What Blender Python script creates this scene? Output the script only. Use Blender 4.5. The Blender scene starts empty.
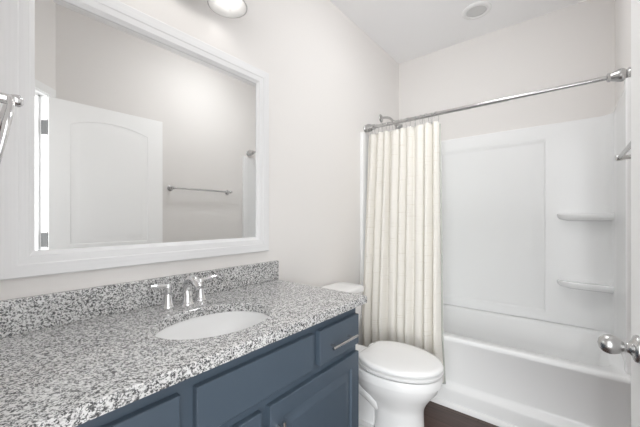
import bpy, bmesh, math, random
from mathutils import Vector, Matrix

S = bpy.context.scene
COL = S.collection
PI = math.pi
random.seed(4)

# ------------------------------------------------------------------ camera
CAM_X, CAM_H, YAW, FPX, HORIZON = 1.302, 1.21, 38.9, 306.0, 218.0
cam = bpy.data.cameras.new('camera')
cam.sensor_fit = 'HORIZONTAL'
cam.sensor_width = 36.0
cam.lens = FPX / 640.0 * 36.0
cam.shift_y = (HORIZON - 213.5) / 640.0
cam.clip_start = 0.02
cam_o = bpy.data.objects.new('camera', cam)
COL.objects.link(cam_o)
cam_o.location = (CAM_X, 0, CAM_H)
cam_o.rotation_euler = (PI / 2, 0, math.radians(YAW))
S.camera = cam_o

# ------------------------------------------------------------------ world, lights, exposure
W = bpy.data.worlds.new('world')
S.world = W
W.use_nodes = True
bg = W.node_tree.nodes['Background']
bg.inputs[0].default_value = (0.98, 0.995, 1.0, 1)
bg.inputs[1].default_value = 2.6


def area(name, loc, target, sx, sy, power, color):
    l = bpy.data.lights.new(name, 'AREA')
    l.shape = 'RECTANGLE'
    l.size, l.size_y = sx, sy
    l.energy = power
    l.color = color
    o = bpy.data.objects.new(name, l)
    COL.objects.link(o)
    o.location = loc
    o.rotation_euler = (Vector(target) - Vector(loc)).to_track_quat('-Z', 'Y').to_euler()
    return o


# fill light added in the hall, shining in through the doorway behind the camera
area('hall_fill', (2.10, -2.05, 1.30), (0.95, 1.9, 1.30), 1.4, 2.1, 82, (0.96, 0.99, 1.0))
S.cycles.max_bounces = 16
S.cycles.diffuse_bounces = 12

S.view_settings.view_transform = 'Standard'
S.view_settings.look = 'None'
S.view_settings.gamma = 1.0
S.view_settings.use_curve_mapping = False
S.view_settings.exposure = 0.19
FILL_LAMP_W = 30.0       # strength of the unseen fill lamp added to brighten the room
BULB_E = 7.5            # radiance of the lit bulbs

# ------------------------------------------------------------------ materials


def lin(r, g, b):
    f = lambda v: v / 12.92 if v <= 0.04045 else ((v + 0.055) / 1.055) ** 2.4
    return (f(r / 255), f(g / 255), f(b / 255), 1)


def mat(name, color, rough=0.5, metal=0.0, bump=None, spec=0.5, coat=0.0, vary=None, emit=None):
    m = bpy.data.materials.new(name)
    m.use_nodes = True
    nt = m.node_tree
    b = nt.nodes['Principled BSDF']
    b.inputs['Base Color'].default_value = color
    b.inputs['Roughness'].default_value = rough
    b.inputs['Metallic'].default_value = metal
    b.inputs['Specular IOR Level'].default_value = spec
    b.inputs['Coat Weight'].default_value = coat
    if emit:
        b.inputs['Emission Color'].default_value = emit[0]
        b.inputs['Emission Strength'].default_value = emit[1]
    tc = nt.nodes.new('ShaderNodeTexCoord')
    if vary:
        scale, amount, stretch = vary
        mp = nt.nodes.new('ShaderNodeMapping')
        mp.inputs['Scale'].default_value = stretch
        n = nt.nodes.new('ShaderNodeTexNoise')
        n.inputs['Scale'].default_value = scale
        n.inputs['Detail'].default_value = 5
        r = nt.nodes.new('ShaderNodeMixRGB')
        r.inputs[1].default_value = color
        r.inputs[2].default_value = tuple(min(1, c * amount) for c in color[:3]) + (1,)
        nt.links.new(tc.outputs['Object'], mp.inputs[0])
        nt.links.new(mp.outputs[0], n.inputs['Vector'])
        nt.links.new(n.outputs['Fac'], r.inputs[0])
        nt.links.new(r.outputs[0], b.inputs['Base Color'])
    if bump:
        scale, strength = bump
        n = nt.nodes.new('ShaderNodeTexNoise')
        n.inputs['Scale'].default_value = scale
        n.inputs['Detail'].default_value = 4
        bp = nt.nodes.new('ShaderNodeBump')
        bp.inputs['Strength'].default_value = strength
        bp.inputs['Distance'].default_value = 0.002
        nt.links.new(tc.outputs['Object'], n.inputs['Vector'])
        nt.links.new(n.outputs['Fac'], bp.inputs['Height'])
        nt.links.new(bp.outputs[0], b.inputs['Normal'])
    return m


def ramp(nt, stops, interp='LINEAR'):
    r = nt.nodes.new('ShaderNodeValToRGB')
    cr = r.color_ramp
    cr.interpolation = interp
    while len(cr.elements) < len(stops):
        cr.elements.new(0.5)
    for e, (p, c) in zip(cr.elements, stops):
        e.position = p
        e.color = c
    return r


M = {}
M['wall'] = mat('greige_wall_paint', lin(230, 227.3, 225.2), 0.75, bump=(900, 0.05), spec=0.25)
M['ceiling'] = mat('white_ceiling_paint', lin(246, 246, 247), 0.85, bump=(400, 0.08), spec=0.2)
M['trim'] = mat('white_trim_paint', lin(236, 236, 236), 0.38, bump=(300, 0.03))
M['door'] = mat('white_door_paint', lin(250, 250, 250), 0.4, bump=(250, 0.05))
M['blue'] = mat('slate_blue_cabinet_paint', lin(76, 89, 102), 0.38, bump=(350, 0.03), vary=(6, 0.92, (1, 1, 1)))
M['porcelain'] = mat('white_porcelain', lin(240, 240, 240), 0.26, coat=0.0, vary=(3, 0.99, (1, 1, 1)))
M['seatplastic'] = mat('white_seat_plastic', lin(238, 238, 238), 0.22, vary=(3, 0.99, (1, 1, 1)))
M['acrylic'] = mat('white_acrylic', lin(241, 241.5, 242), 0.24, coat=0.0, vary=(2.5, 0.985, (1, 1, 1)))
M['chrome'] = mat('chrome', (0.80, 0.80, 0.81, 1), 0.10, 1.0, vary=(20, 0.97, (1, 1, 1)))
M['nickel'] = mat('brushed_nickel', (0.57, 0.567, 0.563, 1), 0.27, 1.0, vary=(60, 0.92, (1, 1, 12)))
M['darkhinge'] = mat('satin_nickel_hinge', (0.10, 0.10, 0.10, 1), 0.5, 0.3, vary=(60, 0.9, (1, 1, 1)))
M['mirror'] = mat('mirror_glass', (0.93, 0.935, 0.93, 1), 0.01, 1.0)
M['lens'] = mat('grey_light_lens', lin(212, 212, 212), 0.45, vary=(40, 0.97, (1, 1, 1)))
M['bulb'] = mat('lit_bulb', (1, 0.97, 0.92, 1), 0.4, emit=((1, 0.985, 0.96, 1), BULB_E))
M['fillglow'] = mat('fill_lamp_glow', (0.9, 0.9, 0.89, 1), 0.4, emit=((0.985, 0.995, 1, 1), FILL_LAMP_W))
M['rubber'] = mat('dark_gap', (0.03, 0.03, 0.03, 1), 0.8)

# white-washed mirror frame: fine streaks along the grain
def streak(name, stretch):
    return mat(name, lin(232, 232, 233), 0.5, vary=(7, 0.9, stretch), bump=(60, 0.05))
M['frame_v'] = streak('whitewashed_wood_upright', (22, 22, 0.5))
M['frame_h'] = streak('whitewashed_wood_lengthwise', (22, 0.5, 22))


def granite():
    m = bpy.data.materials.new('speckled_granite')
    m.use_nodes = True
    nt = m.node_tree
    b = nt.nodes['Principled BSDF']
    tc = nt.nodes.new('ShaderNodeTexCoord')
    # distort the coordinates so the grains are irregular
    n0 = nt.nodes.new('ShaderNodeTexNoise')
    n0.inputs['Scale'].default_value = 220
    n0.inputs['Detail'].default_value = 2
    sc = nt.nodes.new('ShaderNodeVectorMath'); sc.operation = 'SCALE'
    sc.inputs['Scale'].default_value = 0.006
    ad = nt.nodes.new('ShaderNodeVectorMath'); ad.operation = 'ADD'
    nt.links.new(tc.outputs['Object'], n0.inputs['Vector'])
    nt.links.new(n0.outputs['Color'], sc.inputs[0])
    nt.links.new(tc.outputs['Object'], ad.inputs[0])
    nt.links.new(sc.outputs[0], ad.inputs[1])
    v = nt.nodes.new('ShaderNodeTexVoronoi')
    v.inputs['Scale'].default_value = 330
    nt.links.new(ad.outputs[0], v.inputs['Vector'])
    bw = nt.nodes.new('ShaderNodeRGBToBW')
    nt.links.new(v.outputs['Color'], bw.inputs[0])
    # larger clusters
    n1 = nt.nodes.new('ShaderNodeTexNoise')
    n1.inputs['Scale'].default_value = 110
    n1.inputs['Detail'].default_value = 3
    nt.links.new(tc.outputs['Object'], n1.inputs['Vector'])
    mx = nt.nodes.new('ShaderNodeMath'); mx.operation = 'MULTIPLY_ADD'
    mx.inputs[1].default_value = 0.55
    mm = nt.nodes.new('ShaderNodeMath'); mm.operation = 'MULTIPLY'
    mm.inputs[1].default_value = 0.55
    nt.links.new(bw.outputs[0], mm.inputs[0])
    nt.links.new(n1.outputs['Fac'], mx.inputs[0])
    nt.links.new(mm.outputs[0], mx.inputs[2])
    r = ramp(nt, [(0.0, (0.035, 0.035, 0.036, 1)), (0.41, (0.07, 0.07, 0.072, 1)), (0.46, (0.18, 0.18, 0.182, 1)),
                  (0.53, (0.38, 0.379, 0.377, 1)), (0.58, (0.66, 0.658, 0.655, 1)), (1.0, (0.84, 0.838, 0.833, 1))])
    nt.links.new(mx.outputs[0], r.inputs[0])
    nt.links.new(r.outputs[0], b.inputs['Base Color'])
    b.inputs['Roughness'].default_value = 0.15
    b.inputs['Specular IOR Level'].default_value = 0.75
    return m


M['granite'] = granite()


def wood_floor():
    m = bpy.data.materials.new('dark_wood_plank_floor')
    m.use_nodes = True
    nt = m.node_tree
    b = nt.nodes['Principled BSDF']
    tc = nt.nodes.new('ShaderNodeTexCoord')
    br = nt.nodes.new('ShaderNodeTexBrick')
    br.inputs['Scale'].default_value = 1.0
    br.inputs['Brick Width'].default_value = 0.9
    br.inputs['Row Height'].default_value = 0.13
    br.inputs['Mortar Size'].default_value = 0.0015
    br.inputs['Color1'].default_value = lin(92, 74, 68)
    br.inputs['Color2'].default_value = lin(72, 58, 54)
    br.inputs['Mortar'].default_value = lin(38, 30, 28)
    mp = nt.nodes.new('ShaderNodeMapping')
    mp.inputs['Scale'].default_value = (3, 60, 1)
    n = nt.nodes.new('ShaderNodeTexNoise')
    n.inputs['Scale'].default_value = 1.6
    n.inputs['Detail'].default_value = 6
    mx = nt.nodes.new('ShaderNodeMixRGB'); mx.blend_type = 'MULTIPLY'
    mx.inputs[0].default_value = 0.75
    r = ramp(nt, [(0.3, (0.5, 0.48, 0.47, 1)), (0.7, (1.15, 1.1, 1.1, 1))])
    nt.links.new(tc.outputs['Object'], br.inputs['Vector'])
    nt.links.new(tc.outputs['Object'], mp.inputs[0])
    nt.links.new(mp.outputs[0], n.inputs['Vector'])
    nt.links.new(n.outputs['Fac'], r.inputs[0])
    nt.links.new(br.outputs['Color'], mx.inputs[1])
    nt.links.new(r.outputs[0], mx.inputs[2])
    nt.links.new(mx.outputs[0], b.inputs['Base Color'])
    b.inputs['Roughness'].default_value = 0.45
    return m


M['floor'] = wood_floor()


def fabric():
    m = bpy.data.materials.new('cream_slub_fabric')
    m.use_nodes = True
    nt = m.node_tree
    b = nt.nodes['Principled BSDF']
    uv = nt.nodes.new('ShaderNodeUVMap')
    mp = nt.nodes.new('ShaderNodeMapping')
    mp.inputs['Scale'].default_value = (1.2, 34, 1)
    n = nt.nodes.new('ShaderNodeTexNoise')
    n.inputs['Scale'].default_value = 3.0
    n.inputs['Detail'].default_value = 3
    mp2 = nt.nodes.new('ShaderNodeMapping')
    mp2.inputs['Scale'].default_value = (60, 1.2, 1)
    n2 = nt.nodes.new('ShaderNodeTexNoise')
    n2.inputs['Scale'].default_value = 3.0
    r = ramp(nt, [(0.28, (0.70, 0.65, 0.56, 1)), (0.40, (1, 1, 1, 1))])
    r2 = ramp(nt, [(0.27, (0.72, 0.67, 0.58, 1)), (0.38, (1, 1, 1, 1))])
    a = nt.nodes.new('ShaderNodeMixRGB'); a.blend_type = 'MULTIPLY'; a.inputs[0].default_value = 0.35
    a2 = nt.nodes.new('ShaderNodeMixRGB'); a2.blend_type = 'MULTIPLY'; a2.inputs[0].default_value = 0.25
    a.inputs[1].default_value = lin(242, 239.5, 234)
    for q in (mp, mp2):
        nt.links.new(uv.outputs[0], q.inputs[0])
    nt.links.new(mp.outputs[0], n.inputs['Vector'])
    nt.links.new(mp2.outputs[0], n2.inputs['Vector'])
    nt.links.new(n.outputs['Fac'], r.inputs[0])
    nt.links.new(n2.outputs['Fac'], r2.inputs[0])
    nt.links.new(r.outputs[0], a.inputs[2])
    nt.links.new(a.outputs[0], a2.inputs[1])
    nt.links.new(r2.outputs[0], a2.inputs[2])
    nt.links.new(a2.outputs[0], b.inputs['Base Color'])
    b.inputs['Roughness'].default_value = 0.9
    b.inputs['Specular IOR Level'].default_value = 0.1
    tr = nt.nodes.new('ShaderNodeBsdfTranslucent')
    nt.links.new(a2.outputs[0], tr.inputs[0])
    ms = nt.nodes.new('ShaderNodeMixShader')
    ms.inputs[0].default_value = 0.22
    nt.links.new(b.outputs[0], ms.inputs[1])
    nt.links.new(tr.outputs[0], ms.inputs[2])
    nt.links.new(ms.outputs[0], nt.nodes['Material Output'].inputs[0])
    return m


M['fabric'] = fabric()


def sheer(name, color, clear, trans):
    m = bpy.data.materials.new(name)
    m.use_nodes = True
    nt = m.node_tree
    b = nt.nodes['Principled BSDF']
    b.inputs['Base Color'].default_value = color
    b.inputs['Roughness'].default_value = 0.3
    t = nt.nodes.new('ShaderNodeBsdfTranslucent')
    t.inputs[0].default_value = color
    c = nt.nodes.new('ShaderNodeBsdfTransparent')
    m1 = nt.nodes.new('ShaderNodeMixShader'); m1.inputs[0].default_value = trans
    m2 = nt.nodes.new('ShaderNodeMixShader'); m2.inputs[0].default_value = clear
    nt.links.new(b.outputs[0], m1.inputs[1])
    nt.links.new(t.outputs[0], m1.inputs[2])
    nt.links.new(m1.outputs[0], m2.inputs[1])
    nt.links.new(c.outputs[0], m2.inputs[2])
    nt.links.new(m2.outputs[0], nt.nodes['Material Output'].inputs[0])
    return m


M['liner'] = sheer('frosted_liner_plastic', lin(226, 228, 222), 0.45, 0.4)
M['shade'] = sheer('white_shade_glass', lin(192, 191, 190), 0.0, 0.3)

# ------------------------------------------------------------------ mesh helpers


def new():
    return bmesh.new()


def box(bm, x0, x1, y0, y1, z0, z1, bev=0.0, seg=2):
    t = bmesh.new()
    bmesh.ops.create_cube(t, size=1)
    bmesh.ops.scale(t, vec=(x1 - x0, y1 - y0, z1 - z0), verts=t.verts)
    bmesh.ops.translate(t, vec=((x0 + x1) / 2, (y0 + y1) / 2, (z0 + z1) / 2), verts=t.verts)
    if bev:
        bmesh.ops.bevel(t, geom=t.edges[:], offset=bev, segments=seg, profile=0.6, affect='EDGES')
    join(bm, t)


def join(bm, t, mtx=None):
    me = bpy.data.meshes.new('tmp')
    if mtx is not None:
        bmesh.ops.transform(t, matrix=mtx, verts=t.verts)
    t.to_mesh(me)
    t.free()
    bm.from_mesh(me)
    bpy.data.meshes.remove(me)


def frame_from(axis):
    z = Vector(axis).normalized()
    x = z.orthogonal().normalized()
    y = z.cross(x)
    return x, y, z


def lathe(bm, prof, origin=(0, 0, 0), axis=(0, 0, 1), n=32, sx=1.0, sy=1.0, xdir=None):
    """prof: list of (radius, height along axis)."""
    if xdir is None:
        x, y, z = frame_from(axis)
    else:
        z = Vector(axis).normalized(); x = Vector(xdir).normalized(); y = z.cross(x)
    o = Vector(origin)
    rings = []
    for r, h in prof:
        if r < 1e-6:
            rings.append([bm.verts.new(o + z * h)])
        else:
            rings.append([bm.verts.new(o + z * h + x * (r * sx * math.cos(2 * PI * i / n)) + y * (r * sy * math.sin(2 * PI * i / n))) for i in range(n)])
    stitch(bm, rings)


def stitch(bm, rings, closed=True):
    for a, b in zip(rings, rings[1:]):
        if len(a) == 1 and len(b) == 1:
            continue
        n = max(len(a), len(b))
        rng = range(n) if closed else range(n - 1)
        for i in rng:
            j = (i + 1) % n
            if len(a) == 1:
                bm.faces.new((a[0], b[j], b[i]))
            elif len(b) == 1:
                bm.faces.new((a[i], a[j], b[0]))
            else:
                bm.faces.new((a[i], a[j], b[j], b[i]))


def loft(bm, sections, cap0=True, cap1=True):
    rings = [[bm.verts.new(p) for p in s] for s in sections]
    stitch(bm, rings)
    if cap0:
        bm.faces.new(list(reversed(rings[0])))
    if cap1:
        bm.faces.new(rings[-1])
    return rings


def smooth_path(pts, k=6):
    P = [Vector(p) for p in pts]
    out = []
    for i in range(len(P) - 1):
        p0 = P[max(i - 1, 0)]; p1 = P[i]; p2 = P[i + 1]; p3 = P[min(i + 2, len(P) - 1)]
        for j in range(k):
            t = j / k
            out.append(0.5 * ((2 * p1) + (p2 - p0) * t + (2 * p0 - 5 * p1 + 4 * p2 - p3) * t * t + (3 * p1 - p0 - 3 * p2 + p3) * t ** 3))
    out.append(P[-1])
    return out


def tube(bm, pts, rad, n=12, closed=False, caps=True):
    P = [Vector(p) for p in pts]
    m = len(P)
    R = rad if isinstance(rad, (list, tuple)) else [rad] * m
    up = None
    rings = []
    for i in range(m):
        if closed:
            t = (P[(i + 1) % m] - P[i - 1]).normalized()
        else:
            t = (P[min(i + 1, m - 1)] - P[max(i - 1, 0)]).normalized()
        if up is None:
            up = t.orthogonal().normalized()
        up = (up - t * up.dot(t))
        up = up.normalized() if up.length > 1e-6 else t.orthogonal().normalized()
        sd = t.cross(up)
        rings.append([bm.verts.new(P[i] + up * (R[i] * math.cos(2 * PI * k / n)) + sd * (R[i] * math.sin(2 * PI * k / n))) for k in range(n)])
    stitch(bm, rings)
    if closed:
        stitch(bm, [rings[-1], rings[0]])
    elif caps:
        bm.faces.new(list(reversed(rings[0])))
        bm.faces.new(rings[-1])


def resample(r, k):
    """list of k radii through the control radii r"""
    out = []
    for i in range(k):
        t = i / (k - 1) * (len(r) - 1)
        a = min(int(t), len(r) - 2)
        out.append(r[a] + (r[a + 1] - r[a]) * (t - a))
    return out


def nest(bm, a0, a1, b0, b1, steps, mp, fill=True, base=True):
    """concentric rectangles (inset, height) mapped by mp(a, b, h)."""
    rings = []
    for ins, h in steps:
        rings.append([bm.verts.new(mp(a, b, h)) for a, b in ((a0 + ins, b0 + ins), (a1 - ins, b0 + ins), (a1 - ins, b1 - ins), (a0 + ins, b1 - ins))])
    stitch(bm, rings)
    if fill:
        bm.faces.new(rings[-1])
    if base:
        bm.faces.new(list(reversed(rings[0])))


def build(name, bm, material, parent=None, origin=None, smooth=40, sub=0):
    """link bm as one mesh; its coordinates are world coordinates, kept in place."""
    bmesh.ops.recalc_face_normals(bm, faces=bm.faces)
    if parent is not None:
        o = world_loc(parent)
    elif origin is not None:
        o = Vector(origin)
    else:
        o = Vector((0, 0, 0))
        zs = [v.co for v in bm.verts]
        o = Vector(((min(v.x for v in zs) + max(v.x for v in zs)) / 2, (min(v.y for v in zs) + max(v.y for v in zs)) / 2, min(v.z for v in zs)))
    bmesh.ops.translate(bm, vec=-o, verts=bm.verts)
    me = bpy.data.meshes.new(name)
    bm.to_mesh(me)
    bm.free()
    if smooth:
        me.polygons.foreach_set('use_smooth', [True] * len(me.polygons))
        me.set_sharp_from_angle(angle=math.radians(smooth))
    me.materials.append(material)
    ob = bpy.data.objects.new(name, me)
    COL.objects.link(ob)
    if parent is not None:
        ob.parent = parent
    else:
        ob.location = o
    if sub:
        md = ob.modifiers.new('subdivision', 'SUBSURF')
        md.levels = md.render_levels = sub
    return ob


def world_loc(o):
    v = Vector(o.location)
    while o.parent:
        o = o.parent
        v += o.location
    return v


def tag(o, label, cat, group=None):
    o['label'] = label
    o['category'] = cat
    if group:
        o['group'] = group
    return o


def thing(name, label, cat, loc, group=None):
    o = bpy.data.objects.new(name, None)
    o.empty_display_size = 0.05
    COL.objects.link(o)
    o.location = loc
    return tag(o, label, cat, group)


def struct(name, bm, m, smooth=0, parent=None):
    o = build(name, bm, m, parent=parent, smooth=smooth)
    if parent is None:
        o['kind'] = 'structure'
    return o


# ------------------------------------------------------------------ the room
WX, BY, CH = 1.555, 2.862, 2.745        # right wall, back wall, ceiling height
NY = 0.03                               # near wall beside the vanity
D0 = Vector((WX, 0.515, 0))             # the slanted wall with the doorway starts here
DE = Vector((-math.sqrt(.5), -math.sqrt(.5), 0))
DN = Vector((-math.sqrt(.5), math.sqrt(.5), 0))   # into the room
DOOR_H = 2.055
T0, T1 = 0.078, 0.845                   # doorway along the slanted wall
DT = 0.125


def slab(pts, z0, z1):
    bm = new()
    loft(bm, [[(x, y, z0) for x, y in pts], [(x, y, z1) for x, y in pts]])
    return bm


def diag(t, d):
    p = D0 + DE * t + DN * d
    return (p.x, p.y)


struct('floor', slab([(-0.12, -1.6), (2.8, -1.6), (2.8, 3.0), (-0.12, 3.0)], -0.1, 0.0), M['floor'])
end = D0 + DE * 0.93
struct('ceiling', slab([(-0.12, -0.45), (1.0, -0.45), (1.9, 0.42), (1.9, 3.0), (-0.12, 3.0)], CH, CH + 0.1), M['ceiling'])
struct('wall_left', slab([(-0.12, -0.25), (0, -0.25), (0, 3.0), (-0.12, 3.0)], 0, CH), M['wall'])
struct('wall_back', slab([(0, BY), (WX + 0.12, BY), (WX + 0.12, 3.0), (0, 3.0)], 0, CH), M['wall'])
struct('wall_right', slab([(WX, 0.505), (WX + 0.12, 0.505 - 0.05), (WX + 0.12, BY), (WX, BY)], 0, CH), M['wall'])
struct('wall_near', slab([(0, -0.25), (0.74, -0.25), (0.74, NY), (0, NY)], 0, CH), M['wall'])
# slanted wall around the doorway: hinge side, latch side, header, in one mesh
bm = new()
for a, b, z0, z1 in ((0, T0 - 0.02, 0, CH), (T1 + 0.02, 0.96, 0, CH), (T0 - 0.02, T1 + 0.02, DOOR_H + 0.02, CH)):
    loft(bm, [[diag(a, 0) + (z,), diag(b, 0) + (z,), diag(b, -DT) + (z,), diag(a, -DT) + (z,)] for z in (z0, z1)])
struct('wall_doorway', bm, M['wall'])
e1 = diag(0.96, 0); e2 = diag(0.96, -DT)
struct('wall_corner', slab([(0.74, -0.25), e2, e1, (0.74, e1[1] + 0.02)], 0, CH), M['wall'])

# door frame: jambs, head, stop and casing
fr = bpy.data.objects.new('door_2', None)
COL.objects.link(fr); fr['kind'] = 'structure'
fr.location = diag((T0 + T1) / 2, -DT / 2) + (0,)


def dbox(bm, t0, t1, d0, d1, z0, z1):
    loft(bm, [[diag(t0, d0) + (z,), diag(t1, d0) + (z,), diag(t1, d1) + (z,), diag(t0, d1) + (z,)] for z in (z0, z1)])


bm = new(); dbox(bm, T0 - 0.02, T0, 0, -DT, 0, DOOR_H); build('jamb', bm, M['trim'], fr, smooth=0)
bm = new(); dbox(bm, T1, T1 + 0.02, 0, -DT, 0, DOOR_H); build('jamb', bm, M['trim'], fr, smooth=0)
bm = new(); dbox(bm, T0 - 0.02, T1 + 0.02, 0, -DT, DOOR_H, DOOR_H + 0.02); build('head_jamb', bm, M['trim'], fr, smooth=0)
bm = new()
dbox(bm, T0, T0 + 0.012, -0.048, -0.085, 0, DOOR_H)
dbox(bm, T1 - 0.012, T1, -0.048, -0.085, 0, DOOR_H)
dbox(bm, T0, T1, -0.048, -0.085, DOOR_H - 0.012, DOOR_H)
build('door_stop', bm, M['trim'], fr, smooth=0)
bm = new()
dbox(bm, T0 - 0.062, T0 - 0.005, 0.014, 0, 0, DOOR_H + 0.06)
dbox(bm, T1 + 0.005, T1 + 0.062, 0.014, 0, 0, DOOR_H + 0.06)
dbox(bm, T0 - 0.005, T1 + 0.005, 0.014, 0, DOOR_H + 0.005, DOOR_H + 0.06)
build('casing', bm, M['trim'], fr, smooth=0)

# baseboards
bm = new(); box(bm, 0, 0.013, 1.205, 2.06, 0, 0.085, 0.003); struct('baseboard_left', bm, M['trim'])
bm = new(); box(bm, WX - 0.013, WX, 0.53, 2.06, 0, 0.085, 0.003); struct('baseboard_right', bm, M['trim'])

# ------------------------------------------------------------------ open door against the right wall
A = Vector((1.472, 0.462, 0)); B = Vector((1.441, 1.207, 0))
ld = (B - A).normalized(); ln = Vector((-ld.y, ld.x, 0))      # ln points to the room (-x)
LW = (B - A).length
Z0, Z1 = 0.012, 2.042


def dl(a, z, h):
    p = A + ld * a + ln * h
    return (p.x, p.y, z)


TH = 0.035
bm = new()
# back and edges
loft(bm, [[dl(0, z, -TH), dl(LW, z, -TH), dl(LW, z, -0.004), dl(0, z, -0.004)] for z in (Z0, Z1)])
ST = 0.118
p0, p1 = ST, LW - ST
# face: stiles
for a, b in ((0, p0), (p1, LW)):
    loft(bm, [[dl(a, Z0, h), dl(b, Z0, h), dl(b, Z1, h), dl(a, Z1, h)] for h in (-0.004, 0)])
LR0, LR1, BR = 0.80, 1.02, 0.22
for z0, z1 in ((Z0, BR), (LR0, LR1)):
    loft(bm, [[dl(p0, z0, h), dl(p1, z0, h), dl(p1, z1, h), dl(p0, z1, h)] for h in (-0.004, 0)])
NA = 24


def arch(a0, a1, spring, rise, ins):
    """points left to right along the arched top, with an inset"""
    pts = []
    for i in range(NA + 1):
        t = i / NA
        a = a0 + ins + (a1 - a0 - 2 * ins) * t
        pts.append((a, spring + rise * (1 - (2 * t - 1) ** 2) - ins))
    return pts


top = arch(p0, p1, 1.885, 0.05, 0)
for (aa, za), (ab, zb) in zip(top, top[1:]):
    loft(bm, [[dl(aa, za, h), dl(ab, zb, h), dl(ab, Z1, h), dl(aa, Z1, h)] for h in (-0.004, 0)])
for arched, z0 in ((True, LR1), (False, BR)):
    rings = []
    for ins, h in ((0, 0), (0.004, -0.0035), (0.012, -0.003), (0.020, -0.0038), (0.050, 0.0005), (0.058, 0.0005)):
        up = arch(p0, p1, 1.885 if arched else LR0, 0.05 if arched else 0.0, ins)
        ring = [(p0 + ins, z0 + ins), (p1 - ins, z0 + ins)] + list(reversed(up))
        rings.append([bm.verts.new(dl(a, z, h + 0.0001)) for a, z in ring])
    stitch(bm, rings)
    bm.faces.new(rings[-1])
leaf = build('door_1', bm, M['door'], origin=(A.x, A.y, 0), smooth=30)
leaf['kind'] = 'structure'
# knob on the face towards the room, and the other side
KA, KZ = LW - 0.092, 0.876
for s in (1, -1):
    bm = new()
    k0 = Vector(dl(KA, KZ, 0 if s == 1 else -TH))
    ax = ln * s
    dep = 1.0 if s == 1 else 0.55
    lathe(bm, [(0, 0), (0.034, 0), (0.034, 0.005), (0.032, 0.009), (0.021, 0.013), (0.014, 0.018), (0.0125, 0.023 * dep)], k0, ax, 36)
    build('rose', bm, M['nickel'], leaf, smooth=50)
    bm = new()
    if s == 1:
        prof = [(0.0118, 0.016), (0.0118, 0.022), (0.0135, 0.024), (0.0135, 0.027)]
        for i in range(1, 21):
            t = i / 20
            prof.append((0.0265 * math.sqrt(max(0.0, 1 - (2 * (0.10 + 0.90 * t) - 1) ** 2)) * (0.78 + 0.30 * t), 0.027 + 0.052 * t))
        prof[-1] = (0, 0.079)
    else:
        prof = [(0.0118, 0.01), (0.012, 0.02), (0.024, 0.027), (0.026, 0.034), (0.02, 0.041), (0, 0.043)]
    lathe(bm, prof, k0, ax, 36)
    build('knob', bm, M['nickel'], leaf, smooth=60)
# hinges: leaf on the jamb face, barrel
for hz in (1.835, 1.06, 0.29):
    bm = new()
    loft(bm, [[diag(T0 + 0.001, d) + (z,) for d in (0.004, -0.036)] + [diag(T0 + 0.0035, d) + (z,) for d in (-0.036, 0.004)] for z in (hz - 0.048, hz + 0.048)])
    p = Vector(diag(T0 + 0.004, 0.006) + (0,))
    for k in range(5):
        lathe(bm, [(0, k * 0.0192 + 0.0006), (0.0062, k * 0.0192 + 0.0006), (0.0062, k * 0.0192 + 0.0186), (0, k * 0.0192 + 0.0186)], (p.x, p.y, hz - 0.048), (0, 0, 1), 12)
    lathe(bm, [(0, -0.004), (0.004, -0.003), (0.004, 0.1), (0, 0.102)], (p.x, p.y, hz - 0.048), (0, 0, 1), 10)
    build('hinge', bm, M['darkhinge'], leaf, smooth=40)

# ------------------------------------------------------------------ vanity cabinet
VY0, VY1 = NY + 0.002, 1.172
FX = 0.562                        # face frame
van = thing('vanity_cabinet', 'slate blue vanity cabinet under the speckled granite countertop', 'cabinet', (FX / 2, (VY0 + VY1) / 2, 0))
bm = new()
box(bm, 0.002, FX - 0.02, VY0, VY0 + 0.018, 0.0, 0.826)
box(bm, 0.002, FX - 0.02, VY1 - 0.018, VY1, 0.0, 0.826)
box(bm, 0.002, FX - 0.02, VY0 + 0.018, VY1 - 0.018, 0.10, 0.118)
box(bm, 0.002, 0.012, VY0 + 0.018, VY1 - 0.018, 0.118, 0.826)
box(bm, 0.49, 0.505, VY0 + 0.018, VY1 - 0.018, 0.0, 0.10)
box(bm, FX - 0.02, FX, VY0, VY1, 0.10, 0.826, 0.001, 1)
build('body', bm, M['blue'], van, smooth=30)
fm = lambda a, b, h: (FX + h, a, b)


def bar_handle(parent, a0, a1, b0, b1):
    """bar pull between two points of the front plane"""
    bm = new()
    x = FX + 0.02 + 0.030
    p, q = Vector((x, a0, b0)), Vector((x, a1, b1))
    d = (q - p).normalized()
    tube(bm, [p, q], 0.0058, 14)
    for e in (p + d * 0.026, q - d * 0.026):
        tube(bm, [e, e - Vector((0.030, 0, 0))], 0.0046, 10)
    build('handle', bm, M['nickel'], parent, smooth=40)


DR = [(0, 0.0185), (0.002, 0.0205)]
for name, a0, a1, z0, z1 in (('drawer', 0.892, 1.166, 0.655, 0.785), ('false_front', 0.402, 0.858, 0.655, 0.785), ('drawer', 0.060, 0.360, 0.655, 0.785)):
    bm = new()
    nest(bm, a0, a1, z0, z1, [(0, 0.0002)] + DR, fm)
    d = build(name, bm, M['blue'], van, smooth=20)
    if name == 'drawer':
        c = (a0 + a1) / 2
        bar_handle(d, c - 0.008 - 0.085, c - 0.008 + 0.085, 0.713, 0.713)
DP = DR + [(0.056, 0.0205), (0.060, 0.0125), (0.064, 0.0115), (0.094, 0.0195), (0.098, 0.0195)]
for a0, a1, hy in ((0.645, 1.166, 0.677), (0.060, 0.612, 0.582)):
    bm = new()
    nest(bm, a0, a1, 0.125, 0.620, [(0, 0.0002)] + DP, fm)
    d = build('door', bm, M['blue'], van, smooth=20)
    bar_handle(d, hy, hy, 0.405, 0.571)

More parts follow.
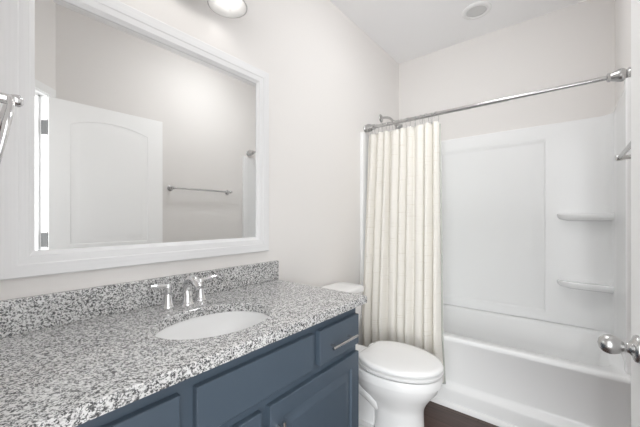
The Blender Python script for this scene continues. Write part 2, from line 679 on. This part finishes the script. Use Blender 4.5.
# ------------------------------------------------------------------ countertop with an oval cut-out, backsplash
CT, CB = 0.861, 0.829
CX1, CY1 = 0.603, 1.203
SC, SA, SB = (0.352, 0.603), 0.158, 0.203     # sink cut-out centre, half widths in x and y
bm = new()
N = 64
rect = []
for i in range(N):
    th = 2 * PI * i / N
    dx, dy = math.cos(th), math.sin(th)
    k = min((CX1 - SC[0]) / dx if dx > 1e-9 else 1e9, (0.002 - SC[0]) / dx if dx < -1e-9 else 1e9,
            (CY1 - SC[1]) / dy if dy > 1e-9 else 1e9, (NY + 0.002 - SC[1]) / dy if dy < -1e-9 else 1e9)
    rect.append((SC[0] + dx * k, SC[1] + dy * k, th))
# move the nearest ray onto each corner
for cx, cy in ((CX1, CY1), (0.002, CY1), (0.002, NY + 0.002), (CX1, NY + 0.002)):
    j = min(range(N), key=lambda i: (rect[i][0] - cx) ** 2 + (rect[i][1] - cy) ** 2)
    rect[j] = (cx, cy, rect[j][2])
e = 0.003
def inset_pt(x, y):
    return (min(max(x, 0.002), CX1 - e), min(max(y, NY + 0.002), CY1 - e))
ell = lambda g: [(SC[0] + (SA + g) * math.cos(th), SC[1] + (SB + g) * math.sin(th)) for _, _, th in rect]
R = []
R.append([(x, y, CB) for x, y, _ in rect])
R.append([(x, y, CT - e) for x, y, _ in rect])
R.append([inset_pt(x, y) + (CT,) for x, y, _ in rect])
R.append([p + (CT,) for p in ell(e)])
R.append([p + (CT - e,) for p in ell(0)])
R.append([p + (CB,) for p in ell(0)])
R.append([(x, y, CB) for x, y, _ in rect])
loft(bm, R[:-1], False, False)
# underside
a = [bm.verts.new(p) for p in R[0]]; b_ = [bm.verts.new(p) for p in R[5]]
stitch(bm, [b_, a])
bmesh.ops.remove_doubles(bm, verts=bm.verts, dist=1e-5)
top_o = build('countertop', bm, M['granite'], origin=(0.3, 0.62, CB), smooth=35)
tag(top_o, 'speckled grey granite countertop with an oval sink opening', 'countertop')
bm = new(); box(bm, 0.001, 0.021, NY + 0.002, 1.212, CT, 0.9665, 0.0015, 1)
tag(build('backsplash', bm, M['granite'], smooth=30), 'low speckled granite backsplash along the wall under the mirror', 'backsplash')

# ------------------------------------------------------------------ undermount sink
sink = thing('sink', 'white oval undermount sink bowl set in the granite countertop', 'sink', (SC[0], SC[1], 0.70))
bm = new()
prof = [(1.10, CB - 0.001), (1.03, CB - 0.001), (1.015, CB - 0.006)]
for i in range(1, 13):
    t = i / 12
    prof.append((1.015 * math.cos(t * PI / 2) ** 0.55 if t < 1 else 0.0, CB - 0.006 - 0.115 * math.sin(t * PI / 2)))
prof[-1] = (0.11, CB - 0.1205)
rings = [[bm.verts.new((SC[0] + SA * k * math.cos(2 * PI * i / 56), SC[1] + SB * k * math.sin(2 * PI * i / 56), z)) for i in range(56)] for k, z in prof]
stitch(bm, rings)
# outer shell
outer = [[bm.verts.new((SC[0] + (SA * k + 0.012) * math.cos(2 * PI * i / 56), SC[1] + (SB * k + 0.012) * math.sin(2 * PI * i / 56), z - 0.011)) for i in range(56)] for k, z in prof[1:]]
stitch(bm, [rings[0]] + outer)
bm.faces.new(outer[-1])
build('bowl', bm, M['porcelain'], sink, smooth=60)
bm = new()
lathe(bm, [(0.0, -0.004), (0.012, -0.004), (0.014, 0.001), (0.022, 0.002), (0.024, 0.0), (0.02, -0.004)], (SC[0], SC[1], CB - 0.1195), (0, 0, 1), 28)
build('drain', bm, M['chrome'], sink, smooth=50)

# ------------------------------------------------------------------ faucet
FC = (0.105, 0.628)
fau = thing('faucet', 'chrome two-handle bathroom faucet behind the oval sink', 'faucet', FC + (CT,))
bm = new()
lathe(bm, [(0, 0), (0.027, 0), (0.027, 0.004), (0.022, 0.008), (0.019, 0.022), (0.0165, 0.04), (0.0165, 0.044)], FC + (CT,), (0, 0, 1), 28)
sp = smooth_path([(FC[0], FC[1], CT + 0.035), (FC[0] - 0.002, FC[1], CT + 0.065), (FC[0] + 0.010, FC[1], CT + 0.092), (FC[0] + 0.036, FC[1], CT + 0.105), (FC[0] + 0.066, FC[1], CT + 0.098), (FC[0] + 0.088, FC[1], CT + 0.078)], 7)
tube(bm, sp, resample([0.0185, 0.018, 0.017, 0.016, 0.015, 0.0145], len(sp)), 20)
build('spout', bm, M['chrome'], fau, smooth=60)
for s, dy in ((-1, -0.068), (1, 0.068)):
    y = FC[1] + dy
    bm = new()
    lathe(bm, [(0, 0), (0.025, 0), (0.025, 0.004), (0.021, 0.008), (0.0175, 0.022), (0.0138, 0.047), (0.0122, 0.066), (0.014, 0.072), (0.014, 0.081), (0.011, 0.090), (0.0, 0.093)], (FC[0] - 0.02, y, CT), (0, 0, 1), 28)
    hb = build('handle_base', bm, M['chrome'], fau, smooth=50)
    bm = new()
    d = Vector((0.10, s * 1.0, 0.12)).normalized()
    o = Vector((FC[0] - 0.02, y, CT + 0.083))
    pts = smooth_path([o - d * 0.004, o + d * 0.018, o + d * 0.045 + Vector((0, 0, -0.001)), o + d * 0.072], 5)
    tube(bm, pts, resample([0.0095, 0.0085, 0.0095, 0.007], len(pts)), 14)
    build('lever', bm, M['chrome'], hb, smooth=60)

# ------------------------------------------------------------------ mirror
MY0, MY1, MZ0, MZ1 = 0.104, 1.139, 1.028, 2.008
mir = thing('mirror', 'large wall mirror in a whitewashed wood frame above the countertop', 'mirror', (0, (MY0 + MY1) / 2, MZ0))
FWD = 0.080
prof = [(0, 0.001), (0, 0.020), (0.004, 0.024), (0.040, 0.0245), (0.043, 0.0225), (0.066, 0.022), (0.070, 0.018), (FWD, 0.012), (FWD, 0.006)]
# four mitred rails
cs = [(MY0, MZ0, 1, 1), (MY1, MZ0, -1, 1), (MY1, MZ1, -1, -1), (MY0, MZ1, 1, -1)]
for k in range(4):
    bm = new()
    p, q = cs[k], cs[(k + 1) % 4]
    loft(bm, [[(h, c[0] + c[2] * i, c[1] + c[3] * i) for i, h in prof] for c in (p, q)])
    build('frame_rail' if k % 2 == 0 else 'frame_stile', bm, M['frame_h'] if k % 2 == 0 else M['frame_v'], mir, smooth=30)
bm = new()
box(bm, 0.002, 0.0078, MY0 + FWD - 0.006, MY1 - FWD + 0.006, MZ0 + FWD - 0.006, MZ1 - FWD + 0.006)
build('glass', bm, M['mirror'], mir, smooth=0)

# ------------------------------------------------------------------ vanity light above the mirror
LZ = 2.152                                 # rim height of the shades
LYS = (0.41, 0.605, 0.80)
lx = 0.130
van_l = thing('vanity_light', 'wall vanity light with white glass bell shades above the mirror', 'lamp', (0, 0.605, LZ))
bm = new(); box(bm, 0.001, 0.026, 0.33, 0.88, 2.285, 2.385, 0.008, 2)
build('backplate', bm, M['nickel'], van_l, smooth=40)
for y in LYS:
    bm = new()
    ap = smooth_path([(0.024, y, 2.335), (0.07, y, 2.345), (0.115, y, 2.335), (lx, y, 2.295)], 6)
    tube(bm, ap, 0.008, 12)
    lathe(bm, [(0, 0.06), (0.02, 0.055), (0.024, 0.03), (0.024, 0.0), (0.0, 0.0)], (lx, y, LZ + 0.095), (0, 0, 1), 24)
    arm = build('arm', bm, M['nickel'], van_l, smooth=50)
    bm = new()
    out = [(0.026, 0.105), (0.036, 0.098), (0.046, 0.08), (0.056, 0.055), (0.070, 0.025), (0.0855, 0.0)]
    inn = [(r - 0.004, z - 0.0005) for r, z in reversed(out)]
    lathe(bm, out + inn, (lx, y, LZ), (0, 0, 1), 40)
    build('shade', bm, M['shade'], arm, smooth=60)
    bm = new()
    pr = [(0.0, -0.004)] + [(0.029 * math.sin(t * PI / 16), 0.025 - 0.029 * math.cos(t * PI / 16)) for t in range(1, 12)] + [(0.014, 0.065), (0.013, 0.095)]
    lathe(bm, pr, (lx, y, LZ), (0, 0, 1), 24)
    build('bulb', bm, M['bulb'], arm, smooth=60)

# ------------------------------------------------------------------ fill lamp added on the ceiling, out of view
fl = thing('added_fill_lamp', 'unseen fill lamp added on the ceiling, a round glowing bowl', 'fill lamp', (0.90, 1.60, CH))
bm = new(); lathe(bm, [(0, 0), (0.165, 0), (0.168, -0.012), (0.160, -0.022), (0.15, -0.022)], (0.90, 1.60, CH), (0, 0, 1), 40)
build('base', bm, M['nickel'], fl, smooth=40)
bm = new(); lathe(bm, [(0.152, -0.018)] + [(0.152 * math.cos(t * PI / 20), -0.022 - 0.062 * math.sin(t * PI / 20)) for t in range(0, 10)] + [(0, -0.084)], (0.90, 1.60, CH), (0, 0, 1), 40)
build('fill_bowl', bm, M['fillglow'], fl, smooth=60)

# ------------------------------------------------------------------ towel ring on the near wall
tr = thing('towel_ring', 'chrome towel ring hanging beside the left edge of the mirror', 'towel ring', (0.548, NY, 1.416))
bm = new()
lathe(bm, [(0, 0), (0.026, 0), (0.026, 0.005), (0.018, 0.010), (0.0095, 0.016), (0.0085, 0.045), (0.0105, 0.05), (0.0105, 0.058), (0.006, 0.062), (0, 0.063)], (0.548, NY, 1.416), (0, 1, 0), 24)
build('post', bm, M['chrome'], tr, smooth=50)
bm = new()
rc, rr = Vector((0.548, NY + 0.045, 1.416)), 0.083
tilt = Vector((0, -0.18, -1)).normalized()
pts = []
for i in range(48):
    a = 2 * PI * i / 48
    pts.append(rc + tilt * (rr - rr * math.cos(a)) + Vector((1, 0, 0)) * rr * math.sin(a))
tube(bm, pts, 0.0048, 12, closed=True)
build('ring', bm, M['chrome'], tr, smooth=60)

# ------------------------------------------------------------------ towel bar on the right wall
BZ = 1.483
tb = thing('towel_bar', 'brushed nickel towel bar on the right wall past the open door', 'towel bar', (WX, 1.63, BZ))
for y in (1.325, 1.93):
    bm = new()
    lathe(bm, [(0, 0), (0.026, 0), (0.026, 0.006), (0.017, 0.012), (0.0105, 0.022), (0.010, 0.052), (0.0135, 0.058), (0.0135, 0.076), (0.008, 0.082), (0, 0.083)], (WX, y, BZ), (-1, 0, 0), 24)
    build('post', bm, M['nickel'], tb, smooth=50)
bm = new(); tube(bm, [(WX - 0.067, 1.328, BZ), (WX - 0.067, 1.927, BZ)], 0.0085, 14)
build('bar', bm, M['nickel'], tb, smooth=50)

# ------------------------------------------------------------------ bathtub
TY0, TZ = 2.068, 0.438
tub = thing('bathtub', 'white alcove bathtub with a plain apron along the back wall', 'bathtub', (WX / 2, 2.46, 0))
X0, X1 = 0.003, WX - 0.003
bm = new()
prof = [(TY0 + 0.02, 0.0), (TY0 - 0.012, 0.004), (TY0 - 0.012, 0.100), (TY0 - 0.006, 0.116), (TY0 + 0.016, 0.132), (TY0 + 0.022, 0.150),
        (TY0 + 0.010, 0.390), (TY0 + 0.000, 0.412), (TY0 - 0.001, 0.426), (TY0 + 0.006, 0.436), (TY0 + 0.018, TZ)]
loft(bm, [[(x, y, z) for y, z in prof] + [(x, TY0 + 0.03, TZ), (x, TY0 + 0.03, 0.0)] for x in (X0, X1)])
build('apron', bm, M['acrylic'], tub, smooth=50)


def rrect(x0, x1, y0, y1, r, z, n=8):
    pts = []
    for cx, cy, a0 in ((x1 - r, y0 + r, -PI / 2), (x1 - r, y1 - r, 0), (x0 + r, y1 - r, PI / 2), (x0 + r, y0 + r, PI)):
        for i in range(n + 1):
            a = a0 + PI / 2 * i / n
            pts.append((cx + r * math.cos(a), cy + r * math.sin(a), z))
    return pts


bm = new()
ty1 = 2.842
basin = [rrect(X0, X1, TY0 + 0.020, ty1, 0.002, TZ - 0.03), rrect(X0, X1, TY0 + 0.020, ty1, 0.002, TZ),
         rrect(X0 + 0.06, X1 - 0.06, TY0 + 0.075, ty1 - 0.065, 0.10, TZ + 0.001),
         rrect(X0 + 0.075, X1 - 0.072, TY0 + 0.088, ty1 - 0.075, 0.10, TZ - 0.012),
         rrect(X0 + 0.115, X1 - 0.09, TY0 + 0.105, ty1 - 0.10, 0.11, TZ - 0.15),
         rrect(X0 + 0.19, X1 - 0.12, TY0 + 0.13, ty1 - 0.13, 0.12, 0.13),
         rrect(X0 + 0.25, X1 - 0.16, TY0 + 0.17, ty1 - 0.17, 0.12, 0.085)]
rings = [[bm.verts.new(p) for p in s] for s in basin]
stitch(bm, rings)
bm.faces.new(rings[-1])
build('basin', bm, M['acrylic'], tub, smooth=60)
bm = new()
lathe(bm, [(0, 0.004), (0.02, 0.004), (0.03, 0.002), (0.032, 0)], (X0 + 0.36, 2.455, 0.085), (0, 0, 1), 24)
build('drain', bm, M['chrome'], tub, smooth=50)
# quarter round along the tub foot
bm = new()
q = [(TY0 - 0.0125, 0.0)] + [(TY0 - 0.0125 - 0.022 * math.cos(a), 0.028 * math.sin(a)) for a in [PI / 2 * i / 6 for i in range(7)]]
loft(bm, [[(x, y, z) for y, z in q] for x in (0.015, WX - 0.015)])
struct('trim_1', bm, M['trim'], smooth=50)

# ------------------------------------------------------------------ shower surround
SZ = 1.905
SY = 2.847                                   # face of the recessed back panel
SF = 2.130                                   # front edge on the side walls
sur = thing('shower_surround', 'glossy white shower wall surround with moulded shelves above the tub', 'shower surround', (WX / 2, BY, TZ))
bm = new()
g = 0.0
px0, px1, pz0, pz1 = 0.14, 1.180, 0.500, 1.812


def yb(h):
    return SY - h


# back wall: recessed field framed by a proud rail, column and top band
zf = lambda a, b, h: (a, SY - h, b)
rings = []
xl, xr = 0.004, WX - 0.004
for (a0, a1, b0, b1, h) in ((xl, xr, TZ + 0.002, SZ, -0.0145), (xl, xr, TZ + 0.002, SZ, 0.010), (xl + 0.003, xr - 0.003, TZ + 0.005, SZ - 0.004, 0.014),
                            (px0, px1, pz0, pz1, 0.014), (px0 + 0.010, px1 - 0.003, pz0 + 0.008, pz1 - 0.008, 0.0125), (px0 + 0.025, px1 - 0.008, pz0 + 0.018, pz1 - 0.022, 0.007), (px0 + 0.040, px1 - 0.013, pz0 + 0.028, pz1 - 0.036, 0.0015), (px0 + 0.052, px1 - 0.017, pz0 + 0.036, pz1 - 0.046, 0.0)):
    rings.append([bm.verts.new(zf(a, b, h)) for a, b in ((a0, b0), (a1, b0), (a1, b1), (a0, b1))])
stitch(bm, rings)
bm.faces.new(rings[-1])
build('back_panel', bm, M['acrylic'], sur, smooth=40)
for side in (0, 1):
    sx = 1 if side == 0 else -1
    w = 0.0 if side == 0 else WX
    bm = new()
    Xp = lambda t: w + sx * t
    # side panel: front flange, body and the rounded inside corner
    sec = [(SF, 0.001), (SF, 0.020), (SF + 0.006, 0.026), (SF + 0.055, 0.026), (SF + 0.062, 0.022), (SF + 0.075, 0.014), (SY - 0.10, 0.014), (SY - 0.075, 0.017), (SY - 0.045, 0.032), (SY - 0.030, 0.050), (SY - 0.016, 0.085), (SY - 0.0142, 0.110), (SY - 0.010, 0.110), (SY - 0.010, 0.001)]
    loft(bm, [[(Xp(t), y, z) for y, t in sec] for z in (TZ + 0.002, SZ - 0.002)])
    # top bead
    build('side_panel', bm, M['acrylic'], sur, smooth=40)
# two moulded shelves in the right back corner
for z in (1.240, 0.762):
    bm = new()
    xs = WX - 0.010
    yb_ = SY - 0.010
    n = 20
    lev = []
    for zz, ins in ((-0.050, 0.060), (-0.038, 0.016), (-0.026, 0.004), (-0.007, 0.0), (-0.001, 0.003), (0.001, 0.009), (-0.002, 0.02)):
        pts = []
        for i in range(n + 1):
            t = i / n
            # front edge: rounded left end, long run, then swings to the side wall
            a = PI / 2 * t
            px = xs - (0.300 - ins) * math.cos(a) ** 0.55
            py = yb_ - (0.105 - ins * 0.8) * math.sin(a) ** 0.55
            pts.append((px, py, z + zz))
        pts.append((xs, yb_, z + zz))
        lev.append(pts)
    loft(bm, lev)
    build('shelf', bm, M['acrylic'], sur, smooth=60)

# ------------------------------------------------------------------ shower head
sh = thing('wall_shower', 'nickel shower head and arm on the wall behind the curtain rod', 'shower head', (0, 2.485, 2.105))
bm = new(); lathe(bm, [(0, 0), (0.037, 0), (0.036, 0.004), (0.024, 0.010), (0.013, 0.018), (0, 0.020)], (0.0, 2.485, 2.105), (1, 0, 0), 24)
build('flange', bm, M['nickel'], sh, smooth=50)
bm = new()
ap = smooth_path([(0.004, 2.485, 2.105), (0.05, 2.485, 2.103), (0.09, 2.485, 2.085), (0.135, 2.485, 2.035)], 6)
tube(bm, ap, 0.0105, 14)
build('arm', bm, M['nickel'], sh, smooth=50)
bm = new()
ax = Vector((0.62, 0, -0.78))
lathe(bm, [(0, -0.012), (0.013, -0.010), (0.015, 0.0), (0.013, 0.012), (0.020, 0.022), (0.034, 0.042), (0.038, 0.05), (0.036, 0.054), (0, 0.052)], (0.142, 2.485, 2.027), ax, 28)
build('head', bm, M['nickel'], sh, smooth=50)

# ------------------------------------------------------------------ curtain rod, rings, curtain, liner
RY, RZ = 2.212, 1.950
rod = thing('curtain_rod', 'brushed nickel shower curtain rod spanning between the side walls', 'curtain rod', (WX / 2, RY, RZ))
bm = new(); tube(bm, [(0.03, RY, RZ), (1.02, RY, RZ)], 0.0135, 20); build('outer_tube', bm, M['nickel'], rod, smooth=50)
bm = new(); tube(bm, [(1.018, RY, RZ), (WX - 0.03, RY, RZ)], 0.0115, 20); build('inner_tube', bm, M['nickel'], rod, smooth=50)
for w, ax in ((0.0, 1), (WX, -1)):
    bm = new()
    lathe(bm, [(0, 0), (0.028, 0), (0.030, 0.004), (0.028, 0.010), (0.0225, 0.014), (0.026, 0.018), (0.0325, 0.026), (0.0335, 0.034), (0.031, 0.046), (0.0245, 0.062), (0.0205, 0.074), (0.0225, 0.078), (0.0225, 0.086), (0.018, 0.089), (0.0118, 0.090)], (w, RY, RZ), (ax, 0, 0), 32)
    build('finial', bm, M['nickel'], rod, smooth=40)

CXT0, CXT1 = 0.028, 0.592          # curtain at the rod
CXB0, CXB1 = 0.105, 0.690          # at the bottom
CZT, CZB = 1.893, 0.17
NF = 9                            # folds
rng = random.Random(9)
ph = [rng.uniform(-0.5, 0.5) for _ in range(NF + 2)]
am = [rng.uniform(0.7, 1.15) for _ in range(NF + 2)]


def drape(u, v, dy0, dy1, amp, x0t, x1t, x0b, x1b, phase=0.0):
    """u across, v down (0 top, 1 bottom)"""
    k = u * NF
    i = int(k); f = k - i
    f = f * f * (3 - 2 * f)
    w = ph[i] * (1 - f) + ph[i + 1] * f
    a = am[i] * (1 - f) + am[i + 1] * f
    wob = 0.35 * math.sin(2.6 * v + 5 * u)
    s = math.sin(2 * PI * (k + 0.35 * w) + wob + phase)
    s2 = math.sin(4 * PI * k + 1.3 + 2.0 * v) * 0.16
    x = (x0t + (x1t - x0t) * u) * (1 - v) + (x0b + (x1b - x0b) * u) * v + 0.008 * math.cos(2 * PI * (k + 0.35 * w) + wob + phase)
    y = dy0 + (dy1 - dy0) * min(1.0, v / 0.84) + amp * a * (0.75 + 0.35 * v) * (s + s2)
    return x, y


def cloth(name, mk, zt, zb, thick, args, nu=180, nv=46):
    bm = new()
    uvl = bm.loops.layers.uv.new('UVMap')
    grid = []
    for j in range(nv + 1):
        v = j / nv
        row = []
        for i in range(nu + 1):
            u = i / nu * 0.9999
            x, y = drape(u, v, *args)
            z = zt + (zb - zt) * v
            if j == 0:
                z -= 0.006 * (0.5 - 0.5 * math.cos(2 * PI * 12 * u + PI))
            row.append((bm.verts.new((x, y, z)), (i / nu * 1.8, v * 1.8)))
        grid.append(row)
    for j in range(nv):
        for i in range(nu):
            q = (grid[j][i], grid[j][i + 1], grid[j + 1][i + 1], grid[j + 1][i])
            f = bm.faces.new([a[0] for a in q])
            for lp, a in zip(f.loops, q):
                lp[uvl].uv = a[1]
    o = build(name, bm, mk, origin=(0.3, RY, zt), smooth=180)
    md = o.modifiers.new('thickness', 'SOLIDIFY')
    md.thickness = thick
    md.offset = 0
    return o


cur = cloth('shower_curtain', M['fabric'], CZT, CZB, 0.0016, (RY - 0.004, 1.985, 0.027, CXT0, CXT1, CXB0, CXB1))
tag(cur, 'cream slub fabric shower curtain drawn to the left end of the rod', 'curtain')
lin_o = cloth('curtain_liner', M['liner'], CZT - 0.006, 0.14, 0.0008, (RY + 0.022, 2.036, 0.008, CXT0, CXT1 + 0.004, CXB0, CXB1 + 0.004, 0.8))
tag(lin_o, 'translucent white shower liner edge showing behind the cream curtain', 'curtain liner')

words = ('first', 'second', 'third', 'fourth', 'fifth', 'sixth', 'seventh', 'eighth', 'ninth', 'tenth', 'eleventh', 'twelfth')
ring_me = None
xs_ = [0.055, 0.105, 0.155, 0.205, 0.260, 0.315, 0.370, 0.425, 0.470, 0.508, 0.545, 0.580]
bm = new()
pts = []
for i in range(32):
    a = 2 * PI * i / 32
    pts.append((0.0025 * math.sin(a), 0.0225 * math.sin(a), -0.017 + 0.0345 * math.cos(a) * (1.0 if math.cos(a) > 0 else 1.35)))
tube(bm, [(p[0], p[1] + RY, p[2] + RZ) for p in pts], 0.0013, 8, closed=True)
proto = build('curtain_ring', bm, M['nickel'], origin=(0, RY, RZ), smooth=60)
for i, x in enumerate(xs_):
    o = proto if i == 0 else proto.copy()
    if i:
        COL.objects.link(o)
    o.location = (x, RY, RZ)
    o.rotation_euler = (0, 0, (0.25, -0.3, 0.4, 0.1, -0.35)[i % 5])
    tag(o, 'thin wire curtain ring, %s from the left wall along the rod' % words[i] if i < 11 else 'thin wire curtain ring nearest the free right edge of the curtain', 'curtain ring', 'wire rings holding the shower curtain')

# ------------------------------------------------------------------ recessed ceiling light over the tub
cl = thing('ceiling_light', 'round unlit recessed light in the ceiling over the tub', 'ceiling light', (0.780, 2.492, CH))
bm = new(); lathe(bm, [(0.099, 0.0), (0.099, -0.004), (0.094, -0.008), (0.075, -0.011), (0.068, -0.008), (0.066, 0.0)], (0.780, 2.492, CH), (0, 0, 1), 48)
build('trim_ring', bm, M['trim'], cl, smooth=40)
bm = new(); lathe(bm, [(0.067, -0.0004), (0.067, -0.004), (0.06, -0.0055), (0, -0.0065)], (0.780, 2.492, CH), (0, 0, 1), 48)
build('lens', bm, M['lens'], cl, smooth=50)

# ------------------------------------------------------------------ toilet
TYC = 1.605
toi = thing('toilet', 'white two-piece toilet with closed lid between vanity and tub', 'toilet', (0.40, TYC, 0))


def egg(xc, rf, rb, ry, z, n=48, flat=None, pw=1.0):
    pts = []
    for i in range(n):
        a = 2 * PI * i / n
        c, s = math.cos(a), math.sin(a)
        sgn = lambda v: (1 if v >= 0 else -1)
        x = xc + (rf if c >= 0 else rb) * sgn(c) * abs(c) ** (1.0 if c >= 0 else pw)
        y = TYC + ry * sgn(s) * abs(s) ** (1.0 if c >= 0 else pw)
        if flat is not None:
            x = max(x, flat)
        pts.append((x, y, z))
    return pts


bm = new()
secs = [egg(0.572, 0.150, 0.13, 0.118, 0.0, pw=0.7), egg(0.572, 0.147, 0.13, 0.115, 0.015, pw=0.7), egg(0.572, 0.138, 0.13, 0.108, 0.08, pw=0.7),
        egg(0.572, 0.135, 0.13, 0.106, 0.17, pw=0.7), egg(0.572, 0.140, 0.14, 0.110, 0.195, pw=0.7), egg(0.565, 0.160, 0.19, 0.124, 0.225, pw=0.8),
        egg(0.545, 0.205, 0.215, 0.145, 0.262, pw=0.8), egg(0.545, 0.235, 0.235, 0.165, 0.300, pw=0.8), egg(0.545, 0.241, 0.235, 0.170, 0.325, pw=0.8),
        egg(0.545, 0.243, 0.236, 0.172, 0.334, pw=0.8), egg(0.545, 0.257, 0.244, 0.185, 0.340, pw=0.8), egg(0.545, 0.260, 0.244, 0.188, 0.378, pw=0.8), egg(0.545, 0.254, 0.240, 0.182, 0.386, pw=0.8), egg(0.545, 0.2, 0.2, 0.13, 0.386, pw=0.8)]
loft(bm, secs)
# recessed rear foot
loft(bm, [[(x, TYC + y * k, z) for x, y in ((0.13, -0.085), (0.46, -0.085), (0.46, 0.085), (0.13, 0.085))] for z, k in ((0, 1.1), (0.03, 1.0), (0.32, 0.75))])
loft(bm, [[(x, TYC + y, z) for x, y in ((0.12, -0.118), (0.46, -0.118), (0.46, 0.118), (0.12, 0.118))] for z in (0, 0.05)])
# deck that carries the tank
box(bm, 0.05, 0.40, TYC - 0.115, TYC + 0.115, 0.30, 0.388, 0.02, 3)
build('bowl', bm, M['porcelain'], toi, smooth=50)
bm = new()
for s in (-1, 1):
    tp = smooth_path([(0.50, TYC + s * 0.055, 0.14), (0.44, TYC + s * 0.075, 0.215), (0.36, TYC + s * 0.083, 0.255), (0.28, TYC + s * 0.083, 0.21), (0.235, TYC + s * 0.083, 0.12), (0.22, TYC + s * 0.083, 0.02)], 6)
    tube(bm, tp, resample([0.03, 0.043, 0.048, 0.048, 0.046, 0.046], len(tp)), 16)
build('trapway', bm, M['porcelain'], toi, smooth=60)
SX0 = 0.375
bm = new()
loft(bm, [egg(0.545, 0.190, 0.16, 0.120, 0.3855, flat=SX0 + 0.03), egg(0.545, 0.192, 0.16, 0.122, 0.3945, flat=SX0 + 0.03), egg(0.545, 0.262, 0.215, 0.190, 0.396, flat=SX0 - 0.004), egg(0.545, 0.264, 0.215, 0.192, 0.4085, flat=SX0 - 0.004), egg(0.545, 0.260, 0.212, 0.188, 0.4120, flat=SX0), egg(0.545, 0.23, 0.19, 0.16, 0.4125, flat=SX0)])
build('seat', bm, M['seatplastic'], toi, smooth=50)
bm = new()
loft(bm, [egg(0.545, 0.190, 0.16, 0.120, 0.411, flat=SX0 + 0.03), egg(0.545, 0.192, 0.16, 0.122, 0.4190, flat=SX0 + 0.03), egg(0.545, 0.262, 0.215, 0.190, 0.4205, flat=SX0 - 0.006), egg(0.545, 0.264, 0.215, 0.192, 0.431, flat=SX0 - 0.006), egg(0.545, 0.258, 0.21, 0.186, 0.4395, flat=SX0),
          egg(0.545, 0.240, 0.195, 0.168, 0.4435, flat=SX0 + 0.015), egg(0.545, 0.15, 0.13, 0.1, 0.4465, flat=0.44), egg(0.545, 0.05, 0.05, 0.03, 0.4475)])
build('lid', bm, M['seatplastic'], toi, smooth=50)
for s in (-1, 1):
    bm = new()
    tube(bm, [(0.356, TYC + s * 0.075 - 0.025, 0.416), (0.356, TYC + s * 0.075 + 0.025, 0.416)], 0.012, 16)
    box(bm, 0.344, 0.366, TYC + s * 0.075 - 0.022, TYC + s * 0.075 + 0.022, 0.386, 0.412, 0.004)
    build('hinge', bm, M['seatplastic'], toi, smooth=50)


def tanksec(x1, hy, z, r):
    z -= 0.038 * max(0.0, min(1.0, (z - 0.41) / 0.33))
    return rrect(0.022, x1, TYC - hy, TYC + hy, r, z, 6)


bm = new()
loft(bm, [tanksec(0.185, 0.195, 0.388, 0.03), tanksec(0.195, 0.205, 0.41, 0.035), tanksec(0.208, 0.222, 0.60, 0.035), tanksec(0.213, 0.228, 0.742, 0.035)])
build('tank', bm, M['porcelain'], toi, smooth=50)
bm = new()
loft(bm, [tanksec(0.216, 0.230, 0.744, 0.035), tanksec(0.224, 0.238, 0.750, 0.04), tanksec(0.225, 0.239, 0.772, 0.04), tanksec(0.221, 0.235, 0.780, 0.038), tanksec(0.208, 0.222, 0.785, 0.03), tanksec(0.15, 0.15, 0.787, 0.03)])
build('tank_lid', bm, M['porcelain'], toi, smooth=50)
bm = new()
lathe(bm, [(0, 0), (0.013, 0), (0.013, 0.006), (0.008, 0.012), (0.008, 0.02)], (0.2115, TYC - 0.165, 0.655), (1, 0, 0), 18)
tube(bm, [(0.231, TYC - 0.165, 0.655), (0.233, TYC - 0.13, 0.649), (0.233, TYC - 0.09, 0.641)], [0.0065, 0.006, 0.0075], 12)
build('flush_lever', bm, M['chrome'], toi, smooth=50)
